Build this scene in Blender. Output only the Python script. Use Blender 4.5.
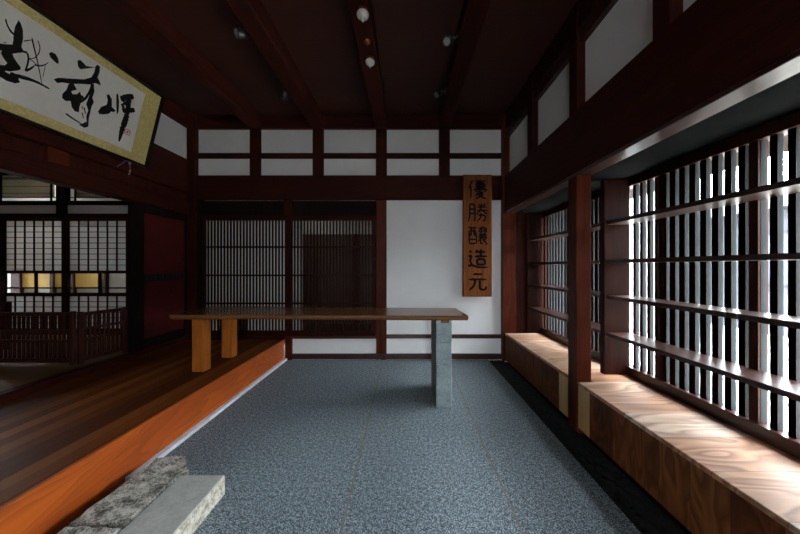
import bpy, bmesh, math, random
from mathutils import Vector, Matrix, noise

SC = bpy.context.scene
COL = SC.collection
for o in list(bpy.data.objects):
    bpy.data.objects.remove(o)
random.seed(7)

# ------------------------------------------------------------------ camera, world, light, exposure
cd = bpy.data.cameras.new('camera')
cd.sensor_width = 36.0
cd.lens = 14.0
cd.shift_x = -6.0 / 800.0
cd.clip_start = 0.05
cd.clip_end = 200
cam = bpy.data.objects.new('camera', cd)
COL.objects.link(cam)
cam.location = (0, 0, 1.336)
cam.rotation_euler = (math.pi / 2, 0, 0)
SC.camera = cam

w = bpy.data.worlds.new('overcast_sky')
SC.world = w
w.use_nodes = True
wn = w.node_tree
bg = wn.nodes['Background']
bg.inputs['Color'].default_value = (0.86, 0.94, 1.0, 1)
bg.inputs['Strength'].default_value = 84.0

VS = SC.view_settings
SC.display_settings.display_device = 'sRGB'
VS.view_transform = 'Standard'
VS.look = 'None'
VS.exposure = 0.08
VS.gamma = 1.0
VS.use_curve_mapping = False


def portal(name, loc, rot, sx, sy):
    """a light portal: guides the sky's rays through an opening, gives no light of its own"""
    l = bpy.data.lights.new(name, 'AREA')
    l.shape = 'RECTANGLE'
    l.size = sx
    l.size_y = sy
    l.cycles.is_portal = True
    o = bpy.data.objects.new(name, l)
    COL.objects.link(o)
    o.location = loc
    o.rotation_euler = rot
    return o


HP = math.pi / 2
portal('window_portal', (2.12, 1.65, 1.25), (0, HP, 0), 1.75, 1.85)
portal('window_portal', (2.12, 3.5, 1.25), (0, HP, 0), 1.75, 1.75)
portal('window_portal', (2.12, -0.2, 1.25), (0, HP, 0), 1.75, 1.8)
portal('entrance_portal', (0.3, -2.62, 1.0), (HP, 0, 0), 0.22, 2.0)
portal('slot_portal', (0.0, -2.62, 2.775), (HP, 0, 0), 2.4, 0.05)


def lamp(name, loc, watts, size, color=(1, 0.93, 0.84)):
    """an added fill light, unseen, inside a side room"""
    l = bpy.data.lights.new(name, 'AREA')
    l.shape = 'DISK'
    l.size = size
    l.energy = watts
    l.color = color
    o = bpy.data.objects.new(name, l)
    COL.objects.link(o)
    o.location = loc
    return o


lamp('corridor_fill', (-1.6, 5.1, 2.5), 1.1, 0.3)  # added fill for the wall band behind the lattice door
lamp('veranda_fill', (-5.2, 4.85, 2.75), 16.0, 0.5)  # added fill that lights the paper screens from behind

# ------------------------------------------------------------------ material helpers


class NT:
    def __init__(self, name, rough=0.6, spec=0.5):
        self.m = bpy.data.materials.new(name)
        self.m.use_nodes = True
        self.t = self.m.node_tree
        self.b = self.t.nodes['Principled BSDF']
        self.b.inputs['Roughness'].default_value = rough
        self.b.inputs['Specular IOR Level'].default_value = spec

    def n(self, typ, **kw):
        x = self.t.nodes.new(typ)
        for k, v in kw.items():
            setattr(x, k, v)
        return x

    def l(self, a, b):
        self.t.links.new(a, b)

    def coord(self, scale=(1, 1, 1), rot=(0, 0, 0), loc=(0, 0, 0)):
        tc = self.n('ShaderNodeTexCoord')
        mp = self.n('ShaderNodeMapping')
        mp.inputs['Scale'].default_value = scale
        mp.inputs['Rotation'].default_value = rot
        mp.inputs['Location'].default_value = loc
        self.l(tc.outputs['Object'], mp.inputs['Vector'])
        return mp.outputs['Vector']

    def noise(self, vec, scale=5, detail=4, rough=0.55, dist=0.0):
        x = self.n('ShaderNodeTexNoise')
        x.inputs['Scale'].default_value = scale
        x.inputs['Detail'].default_value = detail
        x.inputs['Roughness'].default_value = rough
        x.inputs['Distortion'].default_value = dist
        if vec is not None:
            self.l(vec, x.inputs['Vector'])
        return x.outputs['Fac']

    def ramp(self, fac, stops):
        r = self.n('ShaderNodeValToRGB')
        e = r.color_ramp.elements
        while len(e) < len(stops):
            e.new(0.5)
        for k, (p, c) in enumerate(stops):
            e[k].position = p
            e[k].color = (*c, 1) if len(c) == 3 else c
        self.l(fac, r.inputs['Fac'])
        return r.outputs['Color']

    def math(self, op, a, b=None, c=None):
        x = self.n('ShaderNodeMath', operation=op)
        for k, v in enumerate((a, b, c)):
            if v is None:
                continue
            if isinstance(v, (int, float)):
                x.inputs[k].default_value = v
            else:
                self.l(v, x.inputs[k])
        return x.outputs[0]

    def mix(self, fac, a, b, mode='MIX'):
        x = self.n('ShaderNodeMix', data_type='RGBA', blend_type=mode)
        for s, v in ((x.inputs[0], fac), (x.inputs[6], a), (x.inputs[7], b)):
            if isinstance(v, (int, float)):
                s.default_value = v
            elif isinstance(v, tuple):
                s.default_value = (*v, 1) if len(v) == 3 else v
            else:
                self.l(v, s)
        return x.outputs[2]

    def base(self, c):
        if isinstance(c, tuple):
            self.b.inputs['Base Color'].default_value = (*c, 1)
        else:
            self.l(c, self.b.inputs['Base Color'])

    def bump(self, h, strength=0.2, dist=0.01):
        x = self.n('ShaderNodeBump')
        x.inputs['Strength'].default_value = strength
        x.inputs['Distance'].default_value = dist
        self.l(h, x.inputs['Height'])
        self.l(x.outputs['Normal'], self.b.inputs['Normal'])


def sc3(axis, along, across):
    return tuple(along if k == axis else across for k in range(3))


def wood(name, dark, light, axis=2, rough=0.45, scale=1.0, spec=0.5, bump=0.08):
    """long-grained timber; axis is the grain direction"""
    t = NT(name, rough, spec)
    v = t.coord(sc3(axis, 1.2 * scale, 14 * scale))
    f = t.noise(v, 1.6, 6, 0.6, 0.6)
    fine = t.noise(t.coord(sc3(axis, 3 * scale, 90 * scale)), 1.5, 3, 0.6)
    g = t.math('ADD', t.math('MULTIPLY', f, 0.7), t.math('MULTIPLY', fine, 0.3))
    c = t.ramp(g, [(0.32, dark), (0.68, light)])
    t.base(c)
    if bump:
        t.bump(fine, bump, 0.003)
    return t.m


def plain(name, c, rough=0.6, var=0.08, scale=6.0, spec=0.5, metal=0.0, bump=0.0):
    t = NT(name, rough, spec)
    f = t.noise(t.coord(), scale, 5)
    lo = tuple(x * (1 - var) for x in c)
    hi = tuple(min(1, x * (1 + var)) for x in c)
    t.base(t.ramp(f, [(0.3, lo), (0.7, hi)]))
    t.b.inputs['Metallic'].default_value = metal
    if bump:
        t.bump(t.noise(t.coord(), scale * 12, 3), bump, 0.003)
    return t.m


def boards(name, pal, axis_across, width, axis_along, rough=0.35, ring=0.0, grain=1.0, gap=0.012, spec=0.5, across=7.0, det=3):
    """a surface of boards: each board has its own tone and its own grain"""
    t = NT(name, rough, spec)
    tc = t.n('ShaderNodeTexCoord')
    sp = t.n('ShaderNodeSeparateXYZ')
    t.l(tc.outputs['Object'], sp.inputs[0])
    q = t.math('DIVIDE', sp.outputs[axis_across], width)
    idx = t.math('FLOOR', q)
    fr = t.math('FRACT', q)
    wnz = t.n('ShaderNodeTexWhiteNoise', noise_dimensions='1D')
    t.l(idx, wnz.inputs['W'])
    # shift the grain by board
    off = t.n('ShaderNodeCombineXYZ')
    for k in range(3):
        t.l(t.math('MULTIPLY', wnz.outputs['Value'], 17.3 + 5 * k), off.inputs[k])
    va = t.n('ShaderNodeVectorMath', operation='ADD')
    t.l(tc.outputs['Object'], va.inputs[0])
    t.l(off.outputs[0], va.inputs[1])
    mp = t.n('ShaderNodeMapping')
    s = [across * grain] * 3
    s[axis_along] = 1.0 * grain
    mp.inputs['Scale'].default_value = s
    t.l(va.outputs[0], mp.inputs['Vector'])
    f = t.noise(mp.outputs['Vector'], 1.3, det, 0.5, 0.4)
    mp2 = t.n('ShaderNodeMapping')
    s2 = [85.0] * 3
    s2[axis_along] = 3.0
    mp2.inputs['Scale'].default_value = s2
    t.l(va.outputs[0], mp2.inputs['Vector'])
    fine = t.noise(mp2.outputs['Vector'], 1.2, 3, 0.6)
    tone = t.ramp(wnz.outputs['Value'], [(k / max(1, len(pal) - 1), c) for k, c in enumerate(pal)])
    c = t.mix(t.math('MULTIPLY', t.math('SUBTRACT', fine, 0.3), 0.9), tone, (0, 0, 0), 'MIX')
    c = t.mix(t.math('MULTIPLY', fine, 0.55), tone, t.mix(1.0, tone, (0.45, 0.38, 0.32), 'MULTIPLY'))
    if ring:
        sw = t.math('FRACT', t.math('MULTIPLY', f, ring))
        line = t.math('SMOOTH_MIN', t.math('MULTIPLY', sw, 4.0), t.math('MULTIPLY', t.math('SUBTRACT', 1.0, sw), 1.6), 0.1)
        line = t.math('MINIMUM', t.math('MAXIMUM', line, 0.0), 1.0)
        c = t.mix(t.math('MULTIPLY', t.math('SUBTRACT', 1.0, line), 0.75), c, t.mix(1.0, tone, (0.26, 0.20, 0.16), 'MULTIPLY'))
    else:
        c = t.mix(t.math('MULTIPLY', f, 0.5), c, t.mix(1.0, tone, (0.4, 0.33, 0.28), 'MULTIPLY'))
    if gap:
        e = t.math('MINIMUM', fr, t.math('SUBTRACT', 1.0, fr))
        gl = t.math('LESS_THAN', e, gap)
        c = t.mix(t.math('MULTIPLY', gl, 0.8), c, (0.006, 0.004, 0.003))
    t.base(c)
    t.bump(fine, 0.06, 0.002)
    return t.m


# ------------------------------------------------------------------ materials
M = {}
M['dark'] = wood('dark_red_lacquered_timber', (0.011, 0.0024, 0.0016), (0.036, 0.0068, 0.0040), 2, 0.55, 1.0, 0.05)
M['darkx'] = wood('dark_red_timber_along_x', (0.011, 0.0024, 0.0016), (0.036, 0.0068, 0.0040), 0, 0.55, 1.0, 0.05)
M['darky'] = wood('dark_red_timber_along_y', (0.011, 0.0024, 0.0016), (0.036, 0.0068, 0.0040), 1, 0.55, 1.0, 0.05)
M['black'] = wood('black_stained_timber', (0.004, 0.003, 0.0028), (0.012, 0.006, 0.005), 2, 0.7, 1.0, 0.02)
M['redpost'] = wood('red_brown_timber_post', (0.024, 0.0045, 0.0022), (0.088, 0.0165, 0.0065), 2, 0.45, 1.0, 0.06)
M['redx'] = wood('red_brown_timber_rail', (0.014, 0.0042, 0.0030), (0.045, 0.011, 0.0065), 1, 0.32, 1.0, 0.45, 0)
M['soffit_black'] = plain('matte_black_soffit', (0.0028, 0.0030, 0.0032), 0.9, 0.2, 8, 0.02)  # even near-black, a step below the black timber
M['weathered'] = plain('dark_grey_lattice_timber', (0.0150, 0.0185, 0.0195), 0.8, 0.15, 9.0, 0.02)  # even dark grey for the outer layer of the bars
M['bar'] = wood('red_brown_lattice_bar', (0.010, 0.003, 0.0022), (0.032, 0.008, 0.0045), 2, 0.5, 1.0, 0.06)
M['ceil'] = boards('dark_ceiling_boards', [(0.030, 0.0085, 0.006), (0.046, 0.012, 0.008), (0.036, 0.010, 0.007)], 1, 0.30, 0, 0.6, 0, 1, 0.008, 0.2)
M['plaster'] = plain('white_wall_plaster', (0.79, 0.79, 0.78), 0.9, 0.03, 3.0, 0.2, 0, 0.05)
M['paper'] = plain('warm_white_shoji_paper', (0.72, 0.70, 0.66), 0.9, 0.04, 14.0, 0.1)
M['platform'] = boards('polished_brown_floorboards', [(0.075, 0.016, 0.004), (0.22, 0.064, 0.015), (0.11, 0.026, 0.006), (0.28, 0.094, 0.023), (0.080, 0.017, 0.004), (0.18, 0.047, 0.010)], 0, 0.094, 1, 0.5, 0, 1.2, 0.008, 0.05)
M['roomfloor'] = boards('worn_brown_floorboards', [(0.17, 0.085, 0.040), (0.22, 0.115, 0.055), (0.14, 0.070, 0.032)], 1, 0.16, 0, 0.6, 0, 1, 0.008, 0.08)
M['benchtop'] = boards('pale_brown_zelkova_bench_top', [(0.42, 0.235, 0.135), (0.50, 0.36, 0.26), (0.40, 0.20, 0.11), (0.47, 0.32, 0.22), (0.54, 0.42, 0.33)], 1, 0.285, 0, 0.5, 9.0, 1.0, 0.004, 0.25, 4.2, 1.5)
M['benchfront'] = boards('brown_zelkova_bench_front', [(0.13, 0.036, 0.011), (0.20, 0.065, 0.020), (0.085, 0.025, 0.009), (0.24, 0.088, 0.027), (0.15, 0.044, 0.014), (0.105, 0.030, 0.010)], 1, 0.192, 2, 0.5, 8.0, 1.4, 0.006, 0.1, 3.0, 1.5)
M['paleboard'] = wood('yellow_sapwood_board', (0.36, 0.20, 0.07), (0.50, 0.31, 0.125), 2, 0.4)
M['blackgravel'] = plain('black_gravel', (0.010, 0.011, 0.011), 0.9, 0.6, 60.0, 0.3)

# step riser: one long orange board with cathedral grain
t = NT('orange_cedar_step_board', 0.4, 0.2)
f = t.noise(t.coord((4.5, 0.6, 4.5)), 1.2, 2, 0.5, 0.5)
sw = t.math('FRACT', t.math('MULTIPLY', f, 13.0))
fine = t.noise(t.coord((70, 2.5, 70)), 1.4, 4)
c = t.ramp(f, [(0.25, (0.34, 0.058, 0.008)), (0.5, (0.50, 0.105, 0.012)), (0.75, (0.40, 0.075, 0.010))])
c = t.mix(t.math('MULTIPLY', t.math('POWER', sw, 1.5), 0.6), c, (0.18, 0.034, 0.006))
c = t.mix(t.math('MULTIPLY', fine, 0.4), c, (0.24, 0.055, 0.016))
t.base(c)
M['step'] = t.m

# granite floor: salt-and-pepper grains, bluish
t = NT('blue_grey_granite_paving', 0.6, 0.18)
g1 = t.noise(t.coord(), 140, 2, 0.75)
g2 = t.noise(t.coord(), 45, 3, 0.6)
g3 = t.noise(t.coord(), 2.2, 4)
g = t.math('ADD', t.math('MULTIPLY', g1, 0.75), t.math('MULTIPLY', g2, 0.25))
c = t.ramp(g, [(0.39, (0.012, 0.017, 0.020)), (0.50, (0.110, 0.140, 0.156)), (0.60, (0.48, 0.56, 0.60))])
c = t.mix(t.math('MULTIPLY', g3, 0.45), c, t.mix(1.0, c, (0.55, 0.57, 0.60), 'MULTIPLY'))
t.base(c)
t.bump(g1, 0.25, 0.002)
M['granite'] = t.m
M['joint'] = plain('tan_mortar_joint', (0.16, 0.145, 0.12), 0.9, 0.25, 25.0)
M['kerb'] = plain('pale_stone_kerb', (0.62, 0.66, 0.70), 0.7, 0.12, 18.0)
M['pebble'] = plain('pale_pebble', (0.26, 0.25, 0.23), 0.8, 0.3, 20.0)

t = NT('rough_grey_brown_rock', 0.9)
g1 = t.noise(t.coord(), 85, 6, 0.75)
g2 = t.noise(t.coord((1, 1, 1)), 14, 4)
g = t.math('ADD', t.math('MULTIPLY', g1, 0.6), t.math('MULTIPLY', g2, 0.4))
t.base(t.ramp(g, [(0.38, (0.022, 0.021, 0.016)), (0.47, (0.21, 0.20, 0.165)), (0.56, (0.60, 0.58, 0.51))]))
t.bump(g1, 0.9, 0.012)
M['rock'] = t.m

t = NT('sawn_grey_stone', 0.8)
g1 = t.noise(t.coord(), 60, 5, 0.7)
g2 = t.noise(t.coord((1, 1, 1)), 5, 4)
c = t.ramp(t.math('ADD', t.math('MULTIPLY', g1, 0.4), t.math('MULTIPLY', g2, 0.6)), [(0.35, (0.24, 0.245, 0.225)), (0.62, (0.45, 0.455, 0.42))])
t.base(c)
t.bump(g1, 0.3, 0.004)
M['sawnstone'] = t.m
t = NT('pale_split_stone_face', 0.9)
g1 = t.noise(t.coord(), 38, 6, 0.75)
t.base(t.ramp(g1, [(0.36, (0.16, 0.13, 0.08)), (0.5, (0.42, 0.39, 0.31)), (0.64, (0.62, 0.61, 0.54))]))
t.bump(g1, 0.8, 0.008)
M['splitface'] = t.m

t = NT('grey_concrete_block', 0.85)
g1 = t.noise(t.coord(), 75, 4, 0.7)
g2 = t.noise(t.coord(), 6, 3)
c = t.ramp(t.math('ADD', t.math('MULTIPLY', g1, 0.6), t.math('MULTIPLY', g2, 0.4)), [(0.36, (0.13, 0.165, 0.172)), (0.62, (0.28, 0.335, 0.34))])
t.base(c)
t.bump(g1, 0.4, 0.004)
M['block'] = t.m

# table slab
t = NT('oiled_walnut_slab', 0.2)
f = t.noise(t.coord((0.7, 8, 8)), 1.3, 4, 0.55, 0.6)
sw = t.math('FRACT', t.math('MULTIPLY', f, 9.0))
fine = t.noise(t.coord((3, 90, 90)), 1.4, 4)
c = t.ramp(f, [(0.3, (0.085, 0.032, 0.012)), (0.55, (0.21, 0.088, 0.032)), (0.75, (0.12, 0.045, 0.017))])
c = t.mix(t.math('MULTIPLY', sw, 0.45), c, (0.06, 0.024, 0.010))
c = t.mix(t.math('MULTIPLY', fine, 0.35), c, (0.05, 0.02, 0.008))
t.base(c)
M['slab'] = t.m
M['legwood'] = wood('light_brown_timber_leg', (0.24, 0.060, 0.006), (0.47, 0.142, 0.018), 2, 0.5, 1.0, 0.2)
M['signwood'] = wood('weathered_orange_brown_signboard', (0.065, 0.019, 0.0055), (0.185, 0.056, 0.014), 2, 0.6, 1.0, 0.08)
M['ink'] = plain('black_ink', (0.006, 0.0055, 0.005), 0.8, 0.2, 30.0, 0.05)
M['scrollpaper'] = plain('off_white_calligraphy_paper', (0.86, 0.81, 0.74), 0.85, 0.03, 20.0, 0.2)
t = NT('dull_gold_brocade', 0.75, 0.3)
v = t.n('ShaderNodeTexVoronoi')
v.inputs['Scale'].default_value = 38
t.l(t.coord(), v.inputs['Vector'])
c = t.ramp(v.outputs['Distance'], [(0.15, (0.52, 0.42, 0.17)), (0.6, (0.41, 0.33, 0.12))])
t.base(c)
M['gold'] = t.m
M['lacquer'] = plain('black_lacquer', (0.006, 0.0048, 0.0045), 0.4, 0.2, 6, 0.08)
M['wainscot'] = wood('grey_brown_wainscot_boards', (0.10, 0.065, 0.05), (0.17, 0.115, 0.09), 2, 0.6, 1.0, 0.1)
M['seal'] = plain('red_seal_ink', (0.50, 0.10, 0.05), 0.8, 0.2, 60)
M['cord'] = plain('faded_purple_cord', (0.13, 0.055, 0.14), 0.9, 0.3, 60)
M['cordend'] = plain('pale_tassel_thread', (0.42, 0.34, 0.28), 0.9, 0.2, 60)
M['reddoor'] = plain('oxblood_red_door_panel', (0.056, 0.0052, 0.0048), 0.6, 0.18, 5, 0.15)
M['iron'] = plain('black_iron', (0.010, 0.010, 0.011), 0.5, 0.2, 30, 0.5, 0.6)
M['blackmetal'] = plain('black_painted_metal', (0.008, 0.008, 0.008), 0.45, 0.1, 20)
M['lens'] = plain('pale_glass_lens', (0.22, 0.22, 0.215), 0.15, 0.05, 10)
M['globe'] = plain('milk_white_glass', (0.66, 0.66, 0.64), 0.25, 0.06, 20)
M['amber'] = plain('amber_wood_cap', (0.42, 0.12, 0.03), 0.35, 0.2, 20)
M['screenwood'] = wood('brown_low_screen_timber', (0.016, 0.0052, 0.0040), (0.050, 0.0145, 0.0095), 2, 0.5, 1.0, 0.05)
M['yellow'] = plain('mustard_wall_panel', (0.42, 0.255, 0.04), 0.8, 0.06, 4)
M['palegreen'] = plain('pale_grey_green_wall', (0.44, 0.46, 0.43), 0.9, 0.05, 4)
M['housewall'] = plain('dark_grey_render', (0.026, 0.027, 0.034), 0.9, 0.08, 1.5)
M['storewall'] = plain('mid_grey_render', (0.30, 0.30, 0.31), 0.9, 0.08, 1.5, 0.1)
M['housewin'] = plain('dark_window_pane', (0.03, 0.035, 0.045), 0.15, 0.2, 2)
M['housetile'] = plain('grey_roof_tile', (0.02, 0.021, 0.024), 0.7, 0.2, 8, 0.1)
M['road'] = plain('bright_yard_ground', (0.74, 0.71, 0.63), 0.9, 0.15, 2)  # paleness raised to bounce sky light up into the room

# bamboo blind: fine upright splints
t = NT('bamboo_splint_blind', 0.7)
wv = t.n('ShaderNodeTexWave')
wv.inputs['Scale'].default_value = 22
wv.inputs['Distortion'].default_value = 0.5
t.l(t.coord(), wv.inputs['Vector'])
bc = t.ramp(wv.outputs['Fac'], [(0.2, (0.36, 0.33, 0.25)), (0.7, (0.60, 0.57, 0.47))])
t.base(bc)
tr = t.n('ShaderNodeBsdfTranslucent')
t.l(bc, tr.inputs['Color'])
mx = t.n('ShaderNodeMixShader')
mx.inputs['Fac'].default_value = 0.5
t.l(t.b.outputs[0], mx.inputs[1])
t.l(tr.outputs[0], mx.inputs[2])
t.l(mx.outputs[0], t.t.nodes['Material Output'].inputs['Surface'])
M['bamboo'] = t.m

# paper that lets light through
t = NT('backlit_shoji_paper', 0.9, 0.1)
t.base((0.74, 0.74, 0.75))
tr = t.n('ShaderNodeBsdfTranslucent')
tr.inputs['Color'].default_value = (0.74, 0.74, 0.75, 1)
mx = t.n('ShaderNodeMixShader')
mx.inputs['Fac'].default_value = 0.55
t.l(t.b.outputs[0], mx.inputs[1])
t.l(tr.outputs[0], mx.inputs[2])
t.l(mx.outputs[0], t.t.nodes['Material Output'].inputs['Surface'])
M['shoji'] = t.m

# clear sheet glass
t = NT('clear_sheet_glass', 0.03)
tp = t.n('ShaderNodeBsdfTransparent')
tp.inputs['Color'].default_value = (0.93, 0.95, 0.94, 1)
gl = t.n('ShaderNodeBsdfGlossy')
gl.inputs['Roughness'].default_value = 0.03
fr = t.n('ShaderNodeFresnel')
fr.inputs['IOR'].default_value = 1.45
mx = t.n('ShaderNodeMixShader')
gm = t.n('ShaderNodeNewGeometry')
t.l(t.math('MULTIPLY', fr.outputs[0], t.math('SUBTRACT', 1.0, gm.outputs['Backfacing'])), mx.inputs['Fac'])
t.l(tp.outputs[0], mx.inputs[1])
t.l(gl.outputs[0], mx.inputs[2])
t.l(mx.outputs[0], t.t.nodes['Material Output'].inputs['Surface'])
M['glass'] = t.m

# ------------------------------------------------------------------ mesh helpers


class MB:
    def __init__(self):
        self.bm = bmesh.new()

    def box(self, x0, x1, y0, y1, z0, z1, bevel=0.0, mat=None):
        r = bmesh.ops.create_cube(self.bm, size=1.0)
        vs = r['verts']
        cx, cy, cz = (x0 + x1) / 2, (y0 + y1) / 2, (z0 + z1) / 2
        for v in vs:
            v.co = Vector((cx + v.co.x * abs(x1 - x0), cy + v.co.y * abs(y1 - y0), cz + v.co.z * abs(z1 - z0)))
        if bevel:
            es = list({e for v in vs for e in v.link_edges})
            bmesh.ops.bevel(self.bm, geom=es, offset=bevel, segments=1, affect='EDGES', profile=0.5)
        return self

    def prism(self, pts, z0, z1, fn=None):
        """extrude an xy outline from z0 to z1; fn maps (x, y, z) to the final place"""
        fn = fn or (lambda x, y, z: (x, y, z))
        lo = [self.bm.verts.new(fn(x, y, z0)) for x, y in pts]
        hi = [self.bm.verts.new(fn(x, y, z1)) for x, y in pts]
        n = len(pts)
        try:
            self.bm.faces.new(lo[::-1])
            self.bm.faces.new(hi)
            for k in range(n):
                self.bm.faces.new((lo[k], lo[(k + 1) % n], hi[(k + 1) % n], hi[k]))
        except ValueError:
            pass
        return self

    def lathe(self, prof, n=24, center=(0, 0, 0), axis=(0, 0, 1)):
        q = Vector((0, 0, 1)).rotation_difference(Vector(axis).normalized())
        rings = []
        for r, z in prof:
            rings.append([self.bm.verts.new(Vector(center) + q @ Vector((r * math.cos(2 * math.pi * k / n), r * math.sin(2 * math.pi * k / n), z))) for k in range(n)])
        for a, b in zip(rings, rings[1:]):
            for k in range(n):
                self.bm.faces.new((a[k], a[(k + 1) % n], b[(k + 1) % n], b[k]))
        self.bm.faces.new(rings[0][::-1])
        self.bm.faces.new(rings[-1])
        return self

    def tube(self, pts, r, n=8):
        pts = [Vector(p) for p in pts]
        rings = []
        for k, p in enumerate(pts):
            d = (pts[min(k + 1, len(pts) - 1)] - pts[max(k - 1, 0)]).normalized()
            u = d.orthogonal().normalized()
            v = d.cross(u)
            rings.append([self.bm.verts.new(p + r * (math.cos(2 * math.pi * j / n) * u + math.sin(2 * math.pi * j / n) * v)) for j in range(n)])
        for a, b in zip(rings, rings[1:]):
            for j in range(n):
                self.bm.faces.new((a[j], a[(j + 1) % n], b[(j + 1) % n], b[j]))
        self.bm.faces.new(rings[0][::-1])
        self.bm.faces.new(rings[-1])
        return self

    def ribbon(self, pts, w0, w1, fn, t=0.001):
        """a brush stroke: a tapering ribbon along pts in (u, v), fn(u, v, h) places it"""
        P = []
        for k in range(len(pts) - 1):          # soften the corners
            a, b = Vector(pts[k]), Vector(pts[k + 1])
            for s in range(4):
                P.append(a.lerp(b, s / 4))
        P.append(Vector(pts[-1]))
        for _ in range(2):
            P = [P[0]] + [(P[k - 1] + 2 * P[k] + P[k + 1]) / 4 for k in range(1, len(P) - 1)] + [P[-1]]
        L, R = [], []
        m = len(P)
        for k, p in enumerate(P):
            d = P[min(k + 1, m - 1)] - P[max(k - 1, 0)]
            if d.length < 1e-9:
                d = Vector((1, 0))
            d.normalize()
            nn = Vector((-d.y, d.x))
            s = k / (m - 1)
            wd = (w0 * (1 - s) + w1 * s) * 0.5 * (0.85 + 0.3 * abs(math.sin(k * 1.7)))
            if k in (0, m - 1):
                wd *= 0.6
            L.append(p + nn * wd)
            R.append(p - nn * wd)
        top = [[self.bm.verts.new(fn(q.x, q.y, t)) for q in side] for side in (L, R)]
        bot = [[self.bm.verts.new(fn(q.x, q.y, 0)) for q in side] for side in (L, R)]
        for k in range(m - 1):
            self.bm.faces.new((top[0][k], top[1][k], top[1][k + 1], top[0][k + 1]))
            self.bm.faces.new((bot[0][k], bot[0][k + 1], bot[1][k + 1], bot[1][k]))
            self.bm.faces.new((top[0][k], top[0][k + 1], bot[0][k + 1], bot[0][k]))
            self.bm.faces.new((top[1][k], bot[1][k], bot[1][k + 1], top[1][k + 1]))
        self.bm.faces.new((top[0][0], bot[0][0], bot[1][0], top[1][0]))
        self.bm.faces.new((top[0][-1], top[1][-1], bot[1][-1], bot[0][-1]))
        return self

    def build(self, name, mat, parent=None, smooth=False):
        bmesh.ops.recalc_face_normals(self.bm, faces=self.bm.faces[:])
        me = bpy.data.meshes.new(name)
        self.bm.to_mesh(me)
        self.bm.free()
        me.materials.append(mat)
        if smooth:
            for p in me.polygons:
                p.use_smooth = True
        o = bpy.data.objects.new(name, me)
        COL.objects.link(o)
        if parent is not None:
            o.parent = parent
            o.matrix_parent_inverse = Matrix.Translation(-Vector(parent.location))
        return o


def tag(o, label, cat, group=None):
    o['label'] = label
    o['category'] = cat
    if group:
        o['group'] = group
    return o


def thing(name, label, cat, loc=(0, 0, 0), group=None):
    o = bpy.data.objects.new(name, None)
    o.empty_display_size = 0.1
    COL.objects.link(o)
    o.location = loc
    return tag(o, label, cat, group)


def struct(o, label=None):
    o['kind'] = 'structure'
    if label:
        o['label'] = label
    return o


def sroot(name, loc=(0, 0, 0), label=None):
    o = bpy.data.objects.new(name, None)
    o.empty_display_size = 0.1
    COL.objects.link(o)
    o.location = loc
    return struct(o, label)


def copy_thing(root, loc, label, group=None):
    r = root.copy()
    COL.objects.link(r)
    r.location = loc
    r['label'] = label
    if group:
        r['group'] = group
    for ch in list(root.children):
        c = ch.copy()
        COL.objects.link(c)
        c.parent = r
        for g in ch.children:
            d = g.copy()
            COL.objects.link(d)
            d.parent = c
    return r

# ================================================================== THE SETTING
YB = 4.47            # front of the posts on the back wall
HC = 3.52            # ceiling height

# floor and its mortar joints
fl = struct(MB().box(-1.80, 1.18, -2.7, 4.6, -0.14, 0).build('floor', M['granite']), 'blue grey speckled granite floor of the entrance hall')
for x in (-0.328, 0.585):
    m = MB()
    prev = None
    ys = [-2.5 + k * 0.1 for k in range(70)]
    pts = [(x - 0.005 - 0.002 * random.random(), y) for y in ys] + [(x + 0.005 + 0.002 * random.random(), y) for y in ys[::-1]]
    m.prism(pts, -0.01, 0.0012)
    m.build('joint', M['joint'], fl)

# black gravel strip beside the bench
g = MB()
NX, NY = 16, 330
gv = [[None] * (NY + 1) for _ in range(NX + 1)]
for a in range(NX + 1):
    for b in range(NY + 1):
        x = 1.18 + 0.225 * a / NX
        y = -2.5 + 6.99 * b / NY
        h = -0.012 + 0.016 * noise.noise(Vector((x * 38, y * 38, 0))) + 0.008 * noise.noise(Vector((x * 90, y * 90, 4)))
        gv[a][b] = g.bm.verts.new((x, y, h if a else -0.012))
for a in range(NX):
    for b in range(NY):
        g.bm.faces.new((gv[a][b], gv[a + 1][b], gv[a + 1][b + 1], gv[a][b + 1]))
go = g.build('gravel', M['blackgravel'], smooth=True)
go['kind'] = 'stuff'
go['label'] = 'strip of black gravel along the foot of the wooden bench'
struct(MB().box(1.18, 1.95, -2.7, 4.6, -0.144, -0.035).build('floor_channel', M['blackgravel']), 'dark bed of the gravel channel')

# raised timber floor, its orange edge board and the pale kerb
struct(MB().box(-3.2, -1.768, -2.7, 4.6, -0.144, 0.294).build('floor_raised', M['platform']), 'raised floor of polished brown boards')
struct(MB().box(-1.767, -1.745, -2.6, 4.462, 0.0, 0.2955, 0.003).build('trim_1', M['step']), 'orange edge board of the raised floor')
struct(MB().box(-1.7445, -1.70, 1.93, 4.46, 0.0, 0.03, 0.003).build('trim_2', M['kerb']), 'pale stone kerb at the foot of the orange edge board')

# ceiling and beams
struct(MB().box(-3.2, 1.55, -2.75, 4.7, HC, HC + 0.1).build('ceiling', M['ceil']), 'dark boarded ceiling')
for x in (-2.17, -1.265, -0.36, 0.553):
    struct(MB().box(x - 0.082, x + 0.082, -2.6, 4.5, 3.33, HC, 0.006).build('ceiling_beam', M['darky']), 'dark red ceiling beam')

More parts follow.
